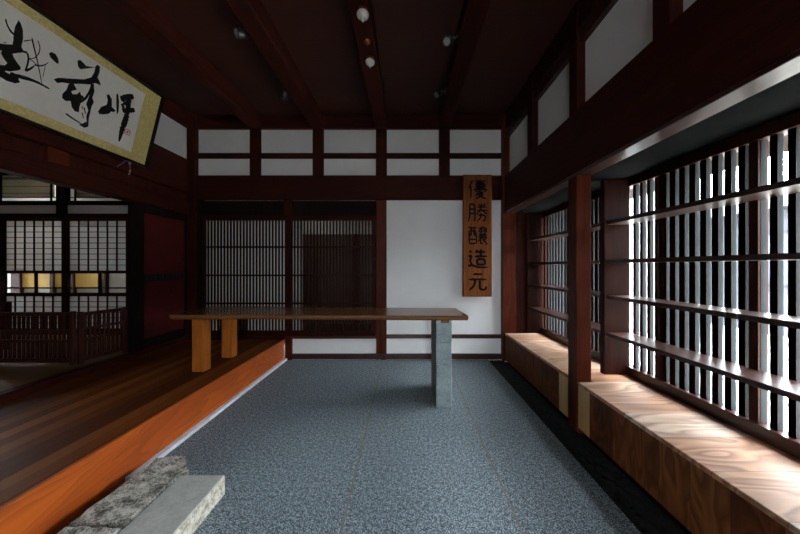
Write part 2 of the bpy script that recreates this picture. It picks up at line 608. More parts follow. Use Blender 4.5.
# back wall: plaster with openings, then its timber
wb = sroot('wall_back', (0, 4.5, 0), 'back wall of white plaster panels between dark timber')
m = MB()
m.box(-3.2, 1.56, 4.50, 4.60, 2.29, HC)
m.box(-0.43, 1.56, 4.50, 4.60, -0.144, 2.29)
m.box(-1.72, -0.43, 4.50, 4.60, -0.144, 0.335)
m.build('plaster', M['plaster'], wb)
px = [-3.06, -2.17, -1.265, -0.355, 0.553]
for x in (-2.17, -1.265, -0.355, 0.553):
    MB().box(x - 0.079, x + 0.079, YB, 4.52, 2.63, 3.34, 0.004).build('post', M['dark'], wb)
for xa, xb in ((-3.03, -2.249), (-2.091, -1.344), (-1.186, -0.434), (-0.276, 0.474), (0.632, 1.38)):
    MB().box(xa, xb, 4.478, 4.52, 2.90, 2.979, 0.003).build('rail', M['darkx'], wb)
MB().box(-3.03, 1.40, 4.45, 4.55, 2.30, 2.649, 0.005).build('beam', M['darkx'], wb)
MB().box(-3.06, 1.40, 4.455, 4.55, 3.32, HC, 0.005).build('beam', M['darkx'], wb)
MB().box(-0.43, -0.28, YB, 4.6, 0.0, 2.30, 0.005).build('post', M['redpost'], wb)
MB().box(-1.735, -1.64, 4.46, 4.6, 0.0, 0.34, 0.004).build('post', M['redpost'], wb)
MB().box(-0.28, 1.38, 4.472, 4.55, 0.308, 0.365, 0.003).build('rail', M['redx'], wb)
MB().box(-1.64, -0.43, 4.472, 4.55, 0.303, 0.34, 0.003).build('rail', M['redx'], wb)
MB().box(-1.70, 1.40, 4.465, 4.55, 0.012, 0.088, 0.003).build('rail', M['redx'], wb)
MB().box(-3.12, -3.0, 4.42, 4.6, 0.29, HC, 0.005).build('corner_post', M['dark'], wb)
MB().box(1.372, 1.56, 4.41, 4.6, 0.0, HC, 0.005).build('corner_post', M['redpost'], wb)
MB().box(-3.0, -2.92, 4.462, 4.58, 0.294, 2.30, 0.003).build('post', M['black'], wb)
# lintel and short strut over the sliding lattice doors
MB().box(-2.92, -0.43, 4.50, 4.58, 2.06, 2.30, 0.003).build('lintel_board', M['black'], wb)
MB().box(-1.76, -1.64, 4.475, 4.54, 2.06, 2.30, 0.003).build('strut', M['dark'], wb)
MB().box(-2.92, -0.43, 4.465, 4.58, 2.02, 2.075, 0.003).build('rail', M['darkx'], wb)
MB().box(-3.0, -1.735, 4.45, 4.58, 0.294, 0.335, 0.003).build('rail', M['darkx'], wb)

# a row of small pebbles along the foot of the back wall
pb = MB()
for k in range(72):
    x = -1.05 + 2.43 * k / 71 + random.uniform(-0.008, 0.008)
    r = random.uniform(0.009, 0.016)
    mt = Matrix.Translation((x, 4.452 + random.uniform(-0.006, 0.006), r * 0.45)) @ Matrix.Diagonal((1.15, 0.9, 0.7, 1))
    bmesh.ops.create_icosphere(pb.bm, subdivisions=1, radius=r, matrix=mt)
po = pb.build('pebbles', M['pebble'], smooth=True)
po['kind'] = 'stuff'
po['label'] = 'row of small pale pebbles along the foot of the white back wall'


# sliding lattice doors
def lattice_door(name, x0, x1, y, label, nbar, lx0, lx1):
    d = sroot(name, ((x0 + x1) / 2, y, 0.335), label)
    f = MB()
    f.box(x0, lx0, y, y + 0.035, 0.335, 2.03, 0.002)
    f.box(lx1, x1, y, y + 0.035, 0.335, 2.03, 0.002)
    f.box(lx0, lx1, y, y + 0.035, 0.335, 0.42, 0.002)
    f.box(lx0, lx1, y, y + 0.035, 2.005, 2.03, 0.002)
    f.build('frame', M['dark'], d)
    s = MB()
    pitch = (lx1 - lx0) / nbar
    for k in range(nbar):
        s.box(lx0 + pitch * (k + 0.5), lx0 + pitch * (k + 0.5) + pitch * 0.44, y + 0.004, y + 0.022, 0.42, 2.005)
    for z in (1.624, 1.215, 0.811):
        s.box(lx0, lx1, y + 0.002, y + 0.026, z - 0.013, z + 0.013)
    s.build('lattice', M['bar'], d)
    return d


d1 = lattice_door('door_1', -2.925, -1.70, 4.475, 'sliding lattice door backed with pale paper', 25, -2.885, -1.725)
MB().box(-2.90, -1.71, 4.503, 4.506, 0.40, 2.02).build('paper', M['paper'], d1)
d2 = lattice_door('door_2', -1.70, -0.435, 4.475, 'sliding lattice door with glass showing a dark corridor', 25, -1.64, -0.475)
MB().box(-1.66, -0.46, 4.503, 4.507, 0.40, 2.02).build('glass', M['glass'], d2)
MB().box(-1.66, -1.50, 4.512, 4.515, 0.40, 2.02).build('paper', M['paper'], d2)
MB().lathe([(0.022, 0), (0.022, 0.004), (0.015, 0.004)], 16, (-0.455, 4.475, 1.45), (0, -1, 0)).build('pull', M['iron'], d2)

# corridor behind the lattice doors
struct(MB().box(-3.1, -0.2, 4.6, 5.75, 0.2, 0.3).build('floor_corridor', M['roomfloor']), 'corridor floor')
struct(MB().box(-3.1, -0.2, 4.6, 5.75, 2.62, 2.7).build('ceiling_corridor', M['paper']), 'corridor ceiling')
wc = sroot('wall_corridor', (-1.6, 5.7, 0.3), 'dark boarded corridor wall with a white band above')
MB().box(-3.1, -0.2, 5.65, 5.75, 0.3, 1.93).build('wainscot', M['wainscot'], wc)
MB().box(-3.1, -0.2, 5.65, 5.75, 1.93, 2.7).build('plaster', M['plaster'], wc)
MB().box(-0.25, -0.15, 4.6, 5.7, 0.3, 2.7).build('end_panel', M['dark'], wc)
MB().box(-3.2, -3.1, 4.6, 5.7, 0.3, 2.9).build('end_panel', M['dark'], wc)
MB().box(-0.95, -0.86, 5.60, 5.65, 0.3, 1.93, 0.004).build('post', M['redpost'], wc)

# left wall
wl = sroot('wall_left', (-3.1, 1, 0.294), 'left wall of dark red beams over a wide opening')
MB().box(-3.18, -3.09, -2.6, 4.43, 0.294, 0.36, 0.003).build('sill', M['darky'], wl)
MB().box(-3.21, -3.08, -2.6, 4.47, 2.085, 2.25, 0.004).build('lintel', M['darky'], wl)
MB().box(-3.19, -3.122, -2.6, 4.47, 2.25, 2.39).build('recessed_board', M['dark'], wl)
for y in (2.69, 0.9, -0.9):
    MB().box(-3.16, -3.095, y, y + 0.17, 2.25, 2.39, 0.003).build('strut', M['redpost'], wl)
MB().box(-3.19, -3.07, -2.6, 4.47, 2.38, 2.85, 0.006).build('beam', M['darky'], wl)
MB().box(-3.2, -3.125, -2.7, 4.6, 2.10, HC).build('plaster', M['plaster'], wl)
for y in (3.54, 2.62, 1.7, 0.8, -0.1, -1.0):
    MB().box(-3.17, -3.08, y, y + 0.13, 2.85, 3.33, 0.004).build('post', M['dark'], wl)
MB().box(-3.18, -3.08, -2.6, 4.47, 3.31, HC, 0.005).build('beam', M['darky'], wl)
MB().box(-3.17, -3.09, 3.54, 3.665, 0.36, 2.09, 0.004).build('jamb_post', M['black'], wl)

# the red sliding door at the end of the left wall
d3 = sroot('door_3', (-3.12, 4.05, 0.36), 'oxblood red sliding door in a black frame')
f = MB()
f.box(-3.16, -3.115, 3.665, 3.70, 0.36, 2.085, 0.002)
f.box(-3.16, -3.115, 4.39, 4.425, 0.36, 2.085, 0.002)
f.box(-3.16, -3.115, 3.70, 4.39, 0.36, 0.475, 0.002)
f.box(-3.16, -3.115, 3.70, 4.39, 1.985, 2.085, 0.002)
f.build('frame', M['black'], d3)
MB().box(-3.15, -3.13, 3.70, 4.39, 0.475, 1.985).build('panel', M['reddoor'], d3)
MB().box(-3.145, -3.118, 3.70, 4.39, 1.155, 1.25, 0.002).build('band', M['iron'], d3)
for k in range(13):
    y = 3.725 + 0.052 * k
    MB().box(-3.122, -3.105, y, y + 0.022, 1.165, 1.24, 0.004).build('band_bar', M['iron'], d3)

# the room beyond the left opening
struct(MB().box(-8.2, -3.16, -2.6, 4.47, 0.2, 0.355).build('floor_room', M['roomfloor']), 'board floor of the next room')
struct(MB().box(-8.2, -3.18, -2.7, 4.6, 2.82, 2.92).build('ceiling_room', M['ceil']), 'ceiling of the next room')
struct(MB().box(-8.3, -8.2, -2.7, 4.6, 0.2, 2.92).build('wall_room', M['plaster']), 'far wall of the next room')
ws = sroot('wall_shoji', (-5, 4.5, 0.36), 'timber frame over the paper screens of the next room')
MB().box(-8.2, -3.1, 4.44, 4.56, 2.035, 2.10, 0.003).build('rail', M['darkx'], ws)
MB().box(-8.2, -3.1, 4.48, 4.50, 2.10, 2.225).build('plaster', M['plaster'], ws)
MB().box(-8.2, -3.1, 4.45, 4.54, 2.225, 2.285, 0.003).build('rail', M['black'], ws)
for x in (-6.79, -4.995, -3.2):
    MB().box(x, x + 0.125, 4.435, 4.56, 0.36 if x > -3.3 else 2.05, 2.82, 0.003).build('post', M['black'], ws)
MB().box(-8.2, -3.1, 4.45, 4.56, 2.66, 2.82).build('rail', M['black'], ws)
for k, (xa, xb) in enumerate(((-6.665, -4.995), (-4.87, -3.2))):
    wd = sroot('window_%d' % (4 + k), ((xa + xb) / 2, 4.5, 2.3), 'transom window above the paper screens')
    MB().box(xa, xb, 4.515, 4.519, 2.28, 2.67).build('pane', M['shoji'], wd)
    f = MB()
    for z in (2.335, 2.615):
        f.box(xa, xb, 4.47, 4.485, z - 0.005, z + 0.005)
    for x in (xa + 0.11, xb - 0.11, (xa + xb) / 2 + 0.0):
        f.box(x - 0.007, x + 0.007, 4.468, 4.487, 2.28, 2.67)
    f.build('muntin', M['black'], wd)


def shoji(name, x0, x1, label):
    d = sroot(name, ((x0 + x1) / 2, 4.5, 0.36), label)
    f = MB()
    f.box(x0, x0 + 0.05, 4.475, 4.51, 0.36, 2.04, 0.002)
    f.box(x1 - 0.05, x1, 4.475, 4.51, 0.36, 2.04, 0.002)
    for za, zb in ((0.36, 0.45), (0.914, 0.965), (1.243, 1.285), (2.0, 2.04)):
        f.box(x0 + 0.05, x1 - 0.05, 4.475, 4.51, za, zb, 0.002)
    f.build('frame', M['darkx'], d)
    s = MB()
    a, b = x0 + 0.05, x1 - 0.05
    for za, zb in ((1.285, 2.0), (0.45, 0.914)):
        for k in range(1, 6):
            x = a + (b - a) * k / 6
            s.box(x - 0.006, x + 0.006, 4.482, 4.498, za, zb)
        n = round((zb - za) / 0.0835)
        for k in range(1, n):
            z = za + (zb - za) * k / n
            s.box(a, b, 4.484, 4.498, z - 0.0045, z + 0.0045)
    x = (a + b) / 2 + 0.03
    s.box(x - 0.02, x + 0.02, 4.482, 4.498, 0.965, 1.243)
    s.box(a, b, 4.482, 4.498, 1.022, 1.045)
    s.build('muntin', M['dark'], d)
    MB().box(a, b, 4.499, 4.501, 1.285, 2.0).build('paper', M['shoji'], d)
    MB().box(a, b, 4.499, 4.501, 0.45, 0.914).build('paper', M['shoji'], d)
    MB().box(a, b, 4.499, 4.502, 0.965, 1.243).build('glass', M['glass'], d)


for k, (xa, xb) in enumerate(((-7.67, -6.75), (-6.75, -5.825), (-5.825, -4.91), (-4.91, -3.985), (-3.985, -3.08))):
    shoji('door_%d' % (4 + k), xa, xb, 'paper screen with a low glass band')

# veranda behind the paper screens
struct(MB().box(-8.2, -3.2, 4.56, 6.2, 0.15, 0.3).build('floor_veranda', M['roomfloor']), 'veranda floor behind the paper screens')
struct(MB().box(-8.2, -3.2, 4.56, 6.2, 2.92, 3.0).build('ceiling_veranda', M['plaster']), 'veranda ceiling')
wv_ = sroot('wall_veranda', (-5.5, 5.25, 0.3), 'veranda wall with mustard panels between posts')
MB().box(-8.2, -3.2, 5.25, 5.35, 0.3, 3.0).build('plaster', M['palegreen'], wv_)
for xa, xb in ((-6.44, -5.70), (-5.55, -5.10)):
    MB().box(xa, xb, 5.22, 5.25, 0.99, 2.2).build('panel', M['yellow'], wv_)
for xa, xb in ((-6.60, -6.44), (-5.95, -5.89), (-5.70, -5.55), (-5.10, -5.01)):
    MB().box(xa, xb, 5.19, 5.25, 0.3, 2.3, 0.004).build('post', M['screenwood'], wv_)

# front wall behind the viewer; entrance sized and upper slot added for the light
wf = sroot('wall_front', (0, -2.65, 0), 'front wall with the entrance opening and an added light slot')
m = MB()
m.box(-8.3, -1.2, -2.75, -2.6, -0.144, HC)
m.box(-1.2, 0.19, -2.75, -2.6, -0.144, 2.0)
m.box(1.2, 2.1, -2.75, -2.6, -0.144, HC)
m.box(0.41, 1.2, -2.75, -2.6, -0.144, 2.0)
m.box(-1.2, 1.2, -2.75, -2.6, 2.0, 2.75)
m.box(-1.2, 1.2, -2.75, -2.6, 2.80, HC)
m.build('plaster', M['plaster'], wf)

# right wall: posts, great lintel, plaster above
wr = sroot('wall_right', (1.47, 1, 0), 'right wall of dark posts and a deep lintel over lattice windows')
MB().box(1.47, 1.54, -2.6, 4.5, 2.6, HC).build('plaster', M['plaster'], wr)
MB().box(1.40, 1.527, -2.6, 4.42, 2.115, 2.625, 0.003).build('lintel', M['darky'], wr)
MB().box(1.402, 1.527, -2.6, 4.42, 2.09, 2.115, 0.003).build('lintel_soffit', M['redx'], wr)
MB().box(1.425, 1.5, -2.6, 4.42, 3.18, 3.30, 0.004).build('rail', M['redx'], wr)
MB().box(1.41, 1.5, -2.6, 4.42, 3.30, HC, 0.004).build('beam', M['darky'], wr)
MB().box(1.527, 2.06, -2.6, 4.6, 2.105, 2.16).build('soffit', M['soffit_black'], wr)
MB().box(1.40, 1.52, 3.46, 3.59, 2.62, HC, 0.004).build('post', M['dark'], wr)
MB().box(1.40, 1.52, 1.65, 1.77, 2.62, HC, 0.004).build('post', M['dark'], wr)
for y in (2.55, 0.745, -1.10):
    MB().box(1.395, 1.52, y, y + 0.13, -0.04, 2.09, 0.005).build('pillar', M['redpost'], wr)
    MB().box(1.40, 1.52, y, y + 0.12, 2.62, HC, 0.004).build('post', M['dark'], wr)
MB().box(1.395, 1.98, -2.6, -1.1, 0.0, 2.12).build('plaster', M['dark'], wr)
MB().box(1.56, 2.02, 4.45, 4.6, 0.0, 2.16).build('end_board', M['dark'], wr)


def bay(name, y0, y1, stiles, label):
    """a projecting lattice window: bars, stiles, four shelf rails, a sill and end boards"""
    d = sroot(name, (1.95, (y0 + y1) / 2, 0.4), label)
    MB().box(1.918, 2.0, y0, y1, 0.0, 0.475, 0.003).build('sill', M['redx'], d)
    MB().box(1.93, 2.02, y0, y1, 2.035, 2.12, 0.003).build('head_rail', M['bar'], d)
    edges = [y0] + [s for s in stiles] + [y1]
    for s in stiles:
        MB().box(1.935, 1.995, s - 0.024, s + 0.024, 0.475, 2.035, 0.002).build('stile', M['bar'], d)
    for a, b in zip(edges, edges[1:]):
        a2 = a + 0.024
        n = max(1, round((b - a) / 0.079))
        p = (b - a) / n
        s = MB()
        for k in range(1, n):
            y = a + p * k
            s.box(1.95, 1.9535, y - 0.0165, y + 0.0165, 0.475, 2.035)
        s.build('lattice', M['bar'], d)
        s = MB()
        for k in range(1, n):
            y = a + p * k
            s.box(1.9535, 1.981, y - 0.0165, y + 0.0165, 0.475, 2.035)
        s.build('outer_lattice', M['weathered'], d)
    for z in (1.72, 1.385, 1.075, 0.752):
        MB().box(1.745, 1.948, y0, y1, z - 0.015, z + 0.015, 0.002).build('shelf_rail', M['redx'], d)
    for y in (y0, y1 - 0.03):
        MB().box(1.725, 1.948, y, y + 0.03, 0.40, 2.10, 0.002).build('end_board', M['bar'], d)
    return d


bay('window_1', 0.78, 2.735, (2.365, 1.735, 1.105), 'near bay of dark red lattice bars with four shelf rails')
bay('window_2', 2.735, 4.45, (4.36, 3.73, 3.10), 'far bay of dark red lattice bars with four shelf rails')
bay('window_3', -1.10, 0.78, (0.475, -0.155, -0.785), 'bay of lattice bars nearest the entrance')

struct(MB().prism([(1.54, 2.60), (2.85, 2.20), (2.85, 2.27), (1.54, 2.68)], -2.75, 5.2, lambda x, y, z: (x, z, y)).build('shade_eave', M['black']), 'unseen dark eave added over the lattice windows to cut the sky light')  # unseen, added to keep high sky off the back wall
# outdoors, seen in slivers between the bars
struct(MB().box(-14, 22, -16, 26, -0.30, -0.145).build('ground_outside', M['road']), 'pale concrete ground outside the lattice windows')

# ================================================================== THE THINGS
# long table: slab on two timber legs and a pillar of concrete blocks
tb = thing('table', 'long live-edge brown slab table on two timber legs and a concrete block pillar', 'table', (-0.8, 3.3, 0))
front = [(-2.275, 2.99), (-2.0, 2.975), (-1.7, 2.985), (-1.4, 3.0), (-1.1, 2.985), (-0.8, 2.97), (-0.5, 2.965), (-0.2, 2.95), (0.1, 2.935), (0.35, 2.925), (0.588, 2.93)]
back = [(0.555, 3.49), (0.2, 3.50), (-0.3, 3.53), (-0.8, 3.56), (-1.3, 3.60), (-1.8, 3.665), (-2.1, 3.69), (-2.275, 3.68)]
m = MB()
up = front + back
cxm, cym = -0.8, 3.3
lo = [(cxm + (x - cxm) * 0.997, cym + (y - cym) * 0.93) for x, y in up]
mid = [(cxm + (x - cxm) * 1.0, cym + (y - cym) * 0.985) for x, y in up]
rows = []
for pts, z in ((lo, 0.829), (mid, 0.845), (up, 0.868), ([(cxm + (x - cxm) * 0.999, cym + (y - cym) * 0.985) for x, y in up], 0.876)):
    rows.append([m.bm.verts.new((x, y, z + (0.0))) for x, y in pts])
n_ = len(up)
m.bm.faces.new(rows[0][::-1])
m.bm.faces.new(rows[-1])
for ra, rb in zip(rows, rows[1:]):
    for k in range(n_):
        m.bm.faces.new((ra[k], ra[(k + 1) % n_], rb[(k + 1) % n_], rb[k]))
m.build('tabletop', M['slab'], tb)
MB().box(-2.125, -2.005, 3.086, 3.20, 0.294, 0.83, 0.004).build('leg', M['legwood'], tb)
MB().box(-2.118, -1.998, 3.57, 3.685, 0.294, 0.83, 0.004).build('leg', M['legwood'], tb)
for k in range(4):
    dx = (0.0, 0.002, -0.002, 0.001)[k]
    MB().box(0.285 + dx, 0.434 + dx, 2.952, 3.51, 0.207 * k, 0.207 * k + 0.2055, 0.004).build('block', M['block'], tb)
MB().box(0.33, 0.41, 2.945, 3.0, 0.805, 0.829, 0.002).build('wedge', M['slab'], tb)

# hanging signboard with brushed characters
SIGN = {
    'yu': [[(25, 5), (8, 45)], [(18, 32), (18, 95)], [(38, 10), (92, 10)], [(65, 10), (58, 20)], [(45, 20), (45, 45)], [(45, 20), (85, 20), (85, 45)], [(45, 28), (85, 28)], [(45, 36), (85, 36)], [(45, 44), (85, 44)], [(36, 48), (36, 58)], [(36, 50), (94, 50), (90, 58)], [(45, 56), (42, 64)], [(54, 54), (58, 66), (78, 66), (78, 60)], [(64, 54), (68, 60)], [(84, 56), (90, 62)], [(55, 68), (40, 84)], [(52, 74), (82, 74), (40, 98)], [(52, 80), (92, 98)]],
    'sho': [[(12, 10), (12, 70), (5, 95)], [(12, 10), (38, 10), (38, 92), (30, 88)], [(12, 34), (38, 34)], [(12, 56), (38, 56)], [(55, 8), (62, 20)], [(86, 6), (76, 20)], [(48, 24), (94, 24)], [(46, 40), (98, 40)], [(70, 6), (64, 40), (44, 62)], [(72, 40), (96, 60)], [(52, 64), (88, 64), (84, 94), (74, 90)], [(68, 54), (64, 76), (48, 97)]],
    'jo': [[(5, 12), (48, 12)], [(10, 28), (10, 92)], [(10, 28), (44, 28), (44, 92)], [(20, 12), (20, 40), (14, 54)], [(33, 12), (33, 50), (44, 52)], [(10, 70), (44, 70)], [(10, 90), (44, 90)], [(74, 4), (74, 12)], [(54, 14), (96, 14)], [(58, 22), (70, 22), (70, 34), (58, 34), (58, 22)], [(80, 22), (92, 22), (92, 34), (80, 34), (80, 22)], [(56, 44), (94, 44)], [(66, 38), (66, 58)], [(84, 38), (84, 58)], [(54, 52), (96, 52)], [(52, 60), (98, 60)], [(72, 60), (50, 80)], [(64, 68), (64, 94), (76, 86)], [(92, 64), (80, 74)], [(72, 64), (98, 96)]],
    'zo': [[(12, 12), (20, 22)], [(6, 38), (22, 38), (12, 60), (22, 80)], [(4, 88), (22, 82), (50, 94), (98, 94)], [(48, 8), (40, 24)], [(46, 18), (88, 18)], [(66, 4), (66, 40)], [(36, 40), (96, 40)], [(48, 54), (48, 82)], [(48, 54), (86, 54), (86, 82)], [(48, 80), (86, 80)]],
    'gen': [[(28, 14), (74, 14)], [(8, 40), (92, 40)], [(40, 42), (34, 70), (10, 94)], [(60, 42), (60, 84), (70, 92), (90, 88), (92, 74)]],
}
sg = thing('signboard', 'tall weathered wooden signboard with brushed black characters hanging on the white back wall', 'signboard', (1.01, 4.42, 0.92))
MB().box(0.806, 1.212, 4.385, 4.44, 0.915, 2.64, 0.006).build('board', M['signwood'], sg)
for k, key in enumerate(('yu', 'sho', 'jo', 'zo', 'gen')):
    z1 = 2.575 - 0.325 * k
    s = MB()
    wb_ = 0.026 if key in ('gen', 'zo') else 0.019
    for st in SIGN[key]:
        s.ribbon([(0.862 + 0.294 * x / 100, z1 - 0.285 * y / 100) for x, y in st], wb_ * 1.35, wb_ * 0.95, lambda u, v, h: (u, 4.3855 - h, v), 0.003)
    s.build('character', M['ink'], sg)

# framed calligraphy leaning out from the left wall
B0 = Vector((-3.02, 0, 2.517))
VV = (Vector((-2.83, 0, 3.287)) - B0).normalized()
NN = Vector((VV.z, 0, -VV.x))       # towards the room


def cal(u, v, h=0.0):
    return B0 + Vector((0, u, 0)) + VV * v + NN * h


def slab(u0, u1, v0, v1, h0, h1):
    m = MB()
    m.prism([(u0, v0), (u1, v0), (u1, v1), (u0, v1)], h0, h1, lambda u, v, h: cal(u, v, h))
    return m


cf = thing('framed_calligraphy', 'long framed calligraphy on a gold mount, leaning out from the left wall', 'calligraphy', tuple(cal(2.72, 0)))
m = MB()
for a in ((1.815, 3.635, -0.03, -0.001, -0.035, 0.008), (1.815, 3.635, 0.801, 0.83, -0.035, 0.008), (1.815, 1.843, -0.001, 0.801, -0.035, 0.008), (3.597, 3.635, -0.001, 0.801, -0.035, 0.008)):
    u0, u1, v0, v1, h0, h1 = a
    m.prism([(u0, v0), (u1, v0), (u1, v1), (u0, v1)], h0, h1, lambda u, v, h: cal(u, v, h))
m.build('frame', M['lacquer'], cf)
slab(1.843, 3.597, -0.001, 0.801, -0.03, -0.004).build('mount', M['gold'], cf)
slab(2.04, 3.40, 0.076, 0.728, -0.004, -0.002).build('paper', M['scrollpaper'], cf)
INK_BLOTS=[[(2.2994,0.6623),(2.3151,0.6492),(2.3344,0.6127),(2.3463,0.5566),(2.3485,0.4926),(2.3638,0.4774),(2.3834,0.4848),(2.3915,0.4706),(2.3665,0.4635),(2.3311,0.4345),(2.3102,0.4132),(2.3244,0.3908),(2.3489,0.3684),(2.3727,0.3514),(2.3715,0.3308),(2.3498,0.3101),(2.3197,0.284),(2.2969,0.2757),(2.2936,0.2671),(2.323,0.2667),(2.36,0.2837),(2.3737,0.2659),(2.3887,0.242),(2.3621,0.2192),(2.3141,0.2094),(2.2743,0.2166),(2.2288,0.2377),(2.2127,0.2519),(2.234,0.2847),(2.2598,0.2957),(2.2858,0.3093),(2.2959,0.3327),(2.2736,0.3493),(2.2531,0.373),(2.2523,0.3975),(2.2287,0.3893),(2.1962,0.3941),(2.2006,0.4194),(2.2339,0.4367),(2.2595,0.4506),(2.2984,0.4754),(2.2974,0.5067),(2.2906,0.5528),(2.2896,0.6096)],[(2.2302,0.6182),(2.2378,0.6181),(2.247,0.5943),(2.2656,0.5714),(2.2932,0.5548),(2.2927,0.5416),(2.2698,0.5494),(2.2449,0.5801),(2.2333,0.602)],[(2.5161,0.5613),(2.527,0.5831),(2.5566,0.587),(2.5794,0.5672),(2.5916,0.5394),(2.5856,0.5209),(2.5564,0.5299),(2.5301,0.5401)],[(2.7168,0.6376),(2.7328,0.6578),(2.7603,0.6522),(2.7898,0.6398),(2.8644,0.6758),(2.7948,0.6184),(2.7495,0.5849),(2.729,0.5993)],[(2.5865,0.39),(2.6136,0.421),(2.6704,0.4512),(2.7447,0.492),(2.7992,0.5221),(2.8511,0.5737),(2.8656,0.6316),(2.8628,0.6826),(2.8752,0.7104),(2.8993,0.7068),(2.9072,0.6585),(2.9007,0.6049),(2.9261,0.5809),(2.9466,0.5534),(2.8955,0.5464),(2.8489,0.5044),(2.7843,0.4711),(2.709,0.4254),(2.6491,0.4018),(2.6155,0.3759)],[(2.6944,0.4166),(2.6899,0.3625),(2.6683,0.3134),(2.6725,0.2794),(2.7023,0.2685),(2.7393,0.2888),(2.7581,0.2427),(2.7887,0.2209),(2.8221,0.2285),(2.8155,0.2731),(2.8184,0.3226),(2.8185,0.3611),(2.7911,0.4029),(2.7725,0.3694),(2.7421,0.352),(2.7257,0.365),(2.7358,0.3801),(2.7642,0.4061),(2.7311,0.4388)],[(2.8558,0.5144),(2.8838,0.5314),(2.9045,0.4687),(2.9002,0.4068),(2.9204,0.3783),(2.9105,0.3233),(2.9125,0.2748),(2.9131,0.2155),(2.9248,0.1415),(2.8931,0.1169),(2.8459,0.1243),(2.8683,0.1446),(2.9025,0.1806),(2.8871,0.2224),(2.8915,0.2837),(2.8627,0.3273),(2.8711,0.4101),(2.8754,0.4714)],[(2.977,0.3158),(2.9926,0.3683),(3.0373,0.4146),(3.0374,0.4598),(3.0161,0.4996),(3.0341,0.5189),(3.0715,0.49),(3.0894,0.4196),(3.1331,0.4078),(3.1223,0.3836),(3.0934,0.3757),(3.0778,0.3448),(3.0285,0.313),(2.992,0.299)],[(3.1028,0.5536),(3.1171,0.5733),(3.1441,0.507),(3.1638,0.4119),(3.1545,0.3719),(3.1289,0.4521)]]
INK_STROKES=[(0.0044,0.0044,[(2.3515,0.5408),(2.3732,0.5636),(2.3913,0.5799)]),(0.0077,0.0033,[(2.393,0.5985),(2.4224,0.5329),(2.4514,0.4718),(2.4835,0.3969),(2.5191,0.3075)]),(0.0045,0.0034,[(2.4298,0.6061),(2.4541,0.5695),(2.4559,0.516),(2.4319,0.4583),(2.402,0.4445)]),(0.0089,0.0067,[(2.3878,0.4786),(2.4051,0.4399),(2.4054,0.373),(2.4006,0.343)]),(0.0136,0.0057,[(2.4006,0.343),(2.4269,0.3736),(2.4463,0.4137)]),(0.0056,0.0034,[(2.402,0.4445),(2.4355,0.4404),(2.4673,0.4208)]),(0.0092,0.0023,[(2.4451,0.4197),(2.4816,0.4344),(2.5104,0.4634),(2.5252,0.4945)]),(0.0023,0.0023,[(2.5117,0.4573),(2.514,0.3606)]),(0.0198,0.0088,[(2.3219,0.2725),(2.3813,0.28),(2.4522,0.3013),(2.5196,0.305),(2.5742,0.3006)]),(0.0045,0.0022,[(2.3589,0.2896),(2.4183,0.3073),(2.5062,0.3137)]),(0.0031,0.0021,[(2.2498,0.4522),(2.2658,0.4679)]),(0.0111,0.0048,[(2.7241,0.169),(2.7866,0.1533),(2.8508,0.1421),(2.8902,0.1294)]),(0.0145,0.0113,[(2.8138,0.3815),(2.8356,0.3417)]),(0.0146,0.013,[(2.8113,0.3149),(2.8506,0.3791),(2.8692,0.458),(2.8722,0.5243)]),(0.0066,0.005,[(2.8462,0.2408),(2.8697,0.1942)]),(0.0082,0.0049,[(2.8524,0.2926),(2.8781,0.2375)]),(0.0065,0.0049,[(2.8342,0.2927),(2.845,0.2693)]),(0.0312,0.0273,[(3.1571,0.5329),(3.2001,0.5805),(3.2779,0.6339)]),(0.0281,0.0482,[(3.2732,0.6313),(3.3252,0.5815),(3.3639,0.5124)]),(0.0158,0.0178,[(3.1899,0.5036),(3.2568,0.5639)]),(0.0239,0.0239,[(3.1997,0.4375),(3.2669,0.4772),(3.325,0.5122)]),(0.0279,0.0239,[(3.2357,0.5933),(3.2468,0.5029),(3.2575,0.4238)]),(0.0284,0.0304,[(3.2552,0.4324),(3.2533,0.3612),(3.245,0.2848)]),(0.0307,0.0102,[(3.2433,0.2913),(3.2413,0.2108),(3.2417,0.1314)]),(0.0157,0.0118,[(3.1756,0.5006),(3.2015,0.4789),(3.2042,0.4398)])]

GROUPS = ((2.10, 2.56), (2.56, 2.93), (2.93, 3.30))
for ua, ub in GROUPS:
    s = MB()
    for q in INK_BLOTS:
        c_ = sum(p[0] for p in q) / len(q)
        if ua <= c_ < ub:
            s.prism(q, -0.002, -0.001, lambda u, v, h: cal(u, v, h))
    for w0, w1, q in INK_STROKES:
        c_ = sum(p[0] for p in q) / len(q)
        if ua <= c_ < ub:
            bold = 1.9 if c_ > 2.93 else 1.35
            s.ribbon(q, w0 * bold, w1 * bold, lambda u, v, h: cal(u, v, -0.002 + h), 0.0013)
    s.build('character', M['ink'], cf)
s = MB()
for uv_ in ([(3.275, 0.285), (3.275, 0.235)], [(3.335, 0.285), (3.335, 0.235)], [(3.275, 0.285), (3.335, 0.285)], [(3.275, 0.235), (3.335, 0.235)], [(3.29, 0.262), (3.325, 0.262)], [(3.305, 0.278), (3.305, 0.243)], [(3.29, 0.248), (3.32, 0.272)]):
    s.ribbon(uv_, 0.007, 0.007, lambda u, v, h: cal(u, v, -0.002 + h), 0.0012)
s.build('seal', M['seal'], cf)
hc = MB().tube([cal(3.385, -0.028, -0.02), cal(3.345, -0.075, -0.015), cal(3.30, -0.135, -0.03)], 0.008).tube([cal(3.395, -0.028, -0.02), cal(3.43, -0.06, -0.012), cal(3.455, -0.11, -0.02)], 0.007).build('hanging_cord', M['cord'], cf)
MB().tube([cal(3.455, -0.11, -0.02), cal(3.465, -0.165, -0.025)], 0.007).build('tassel', M['cordend'], hc)
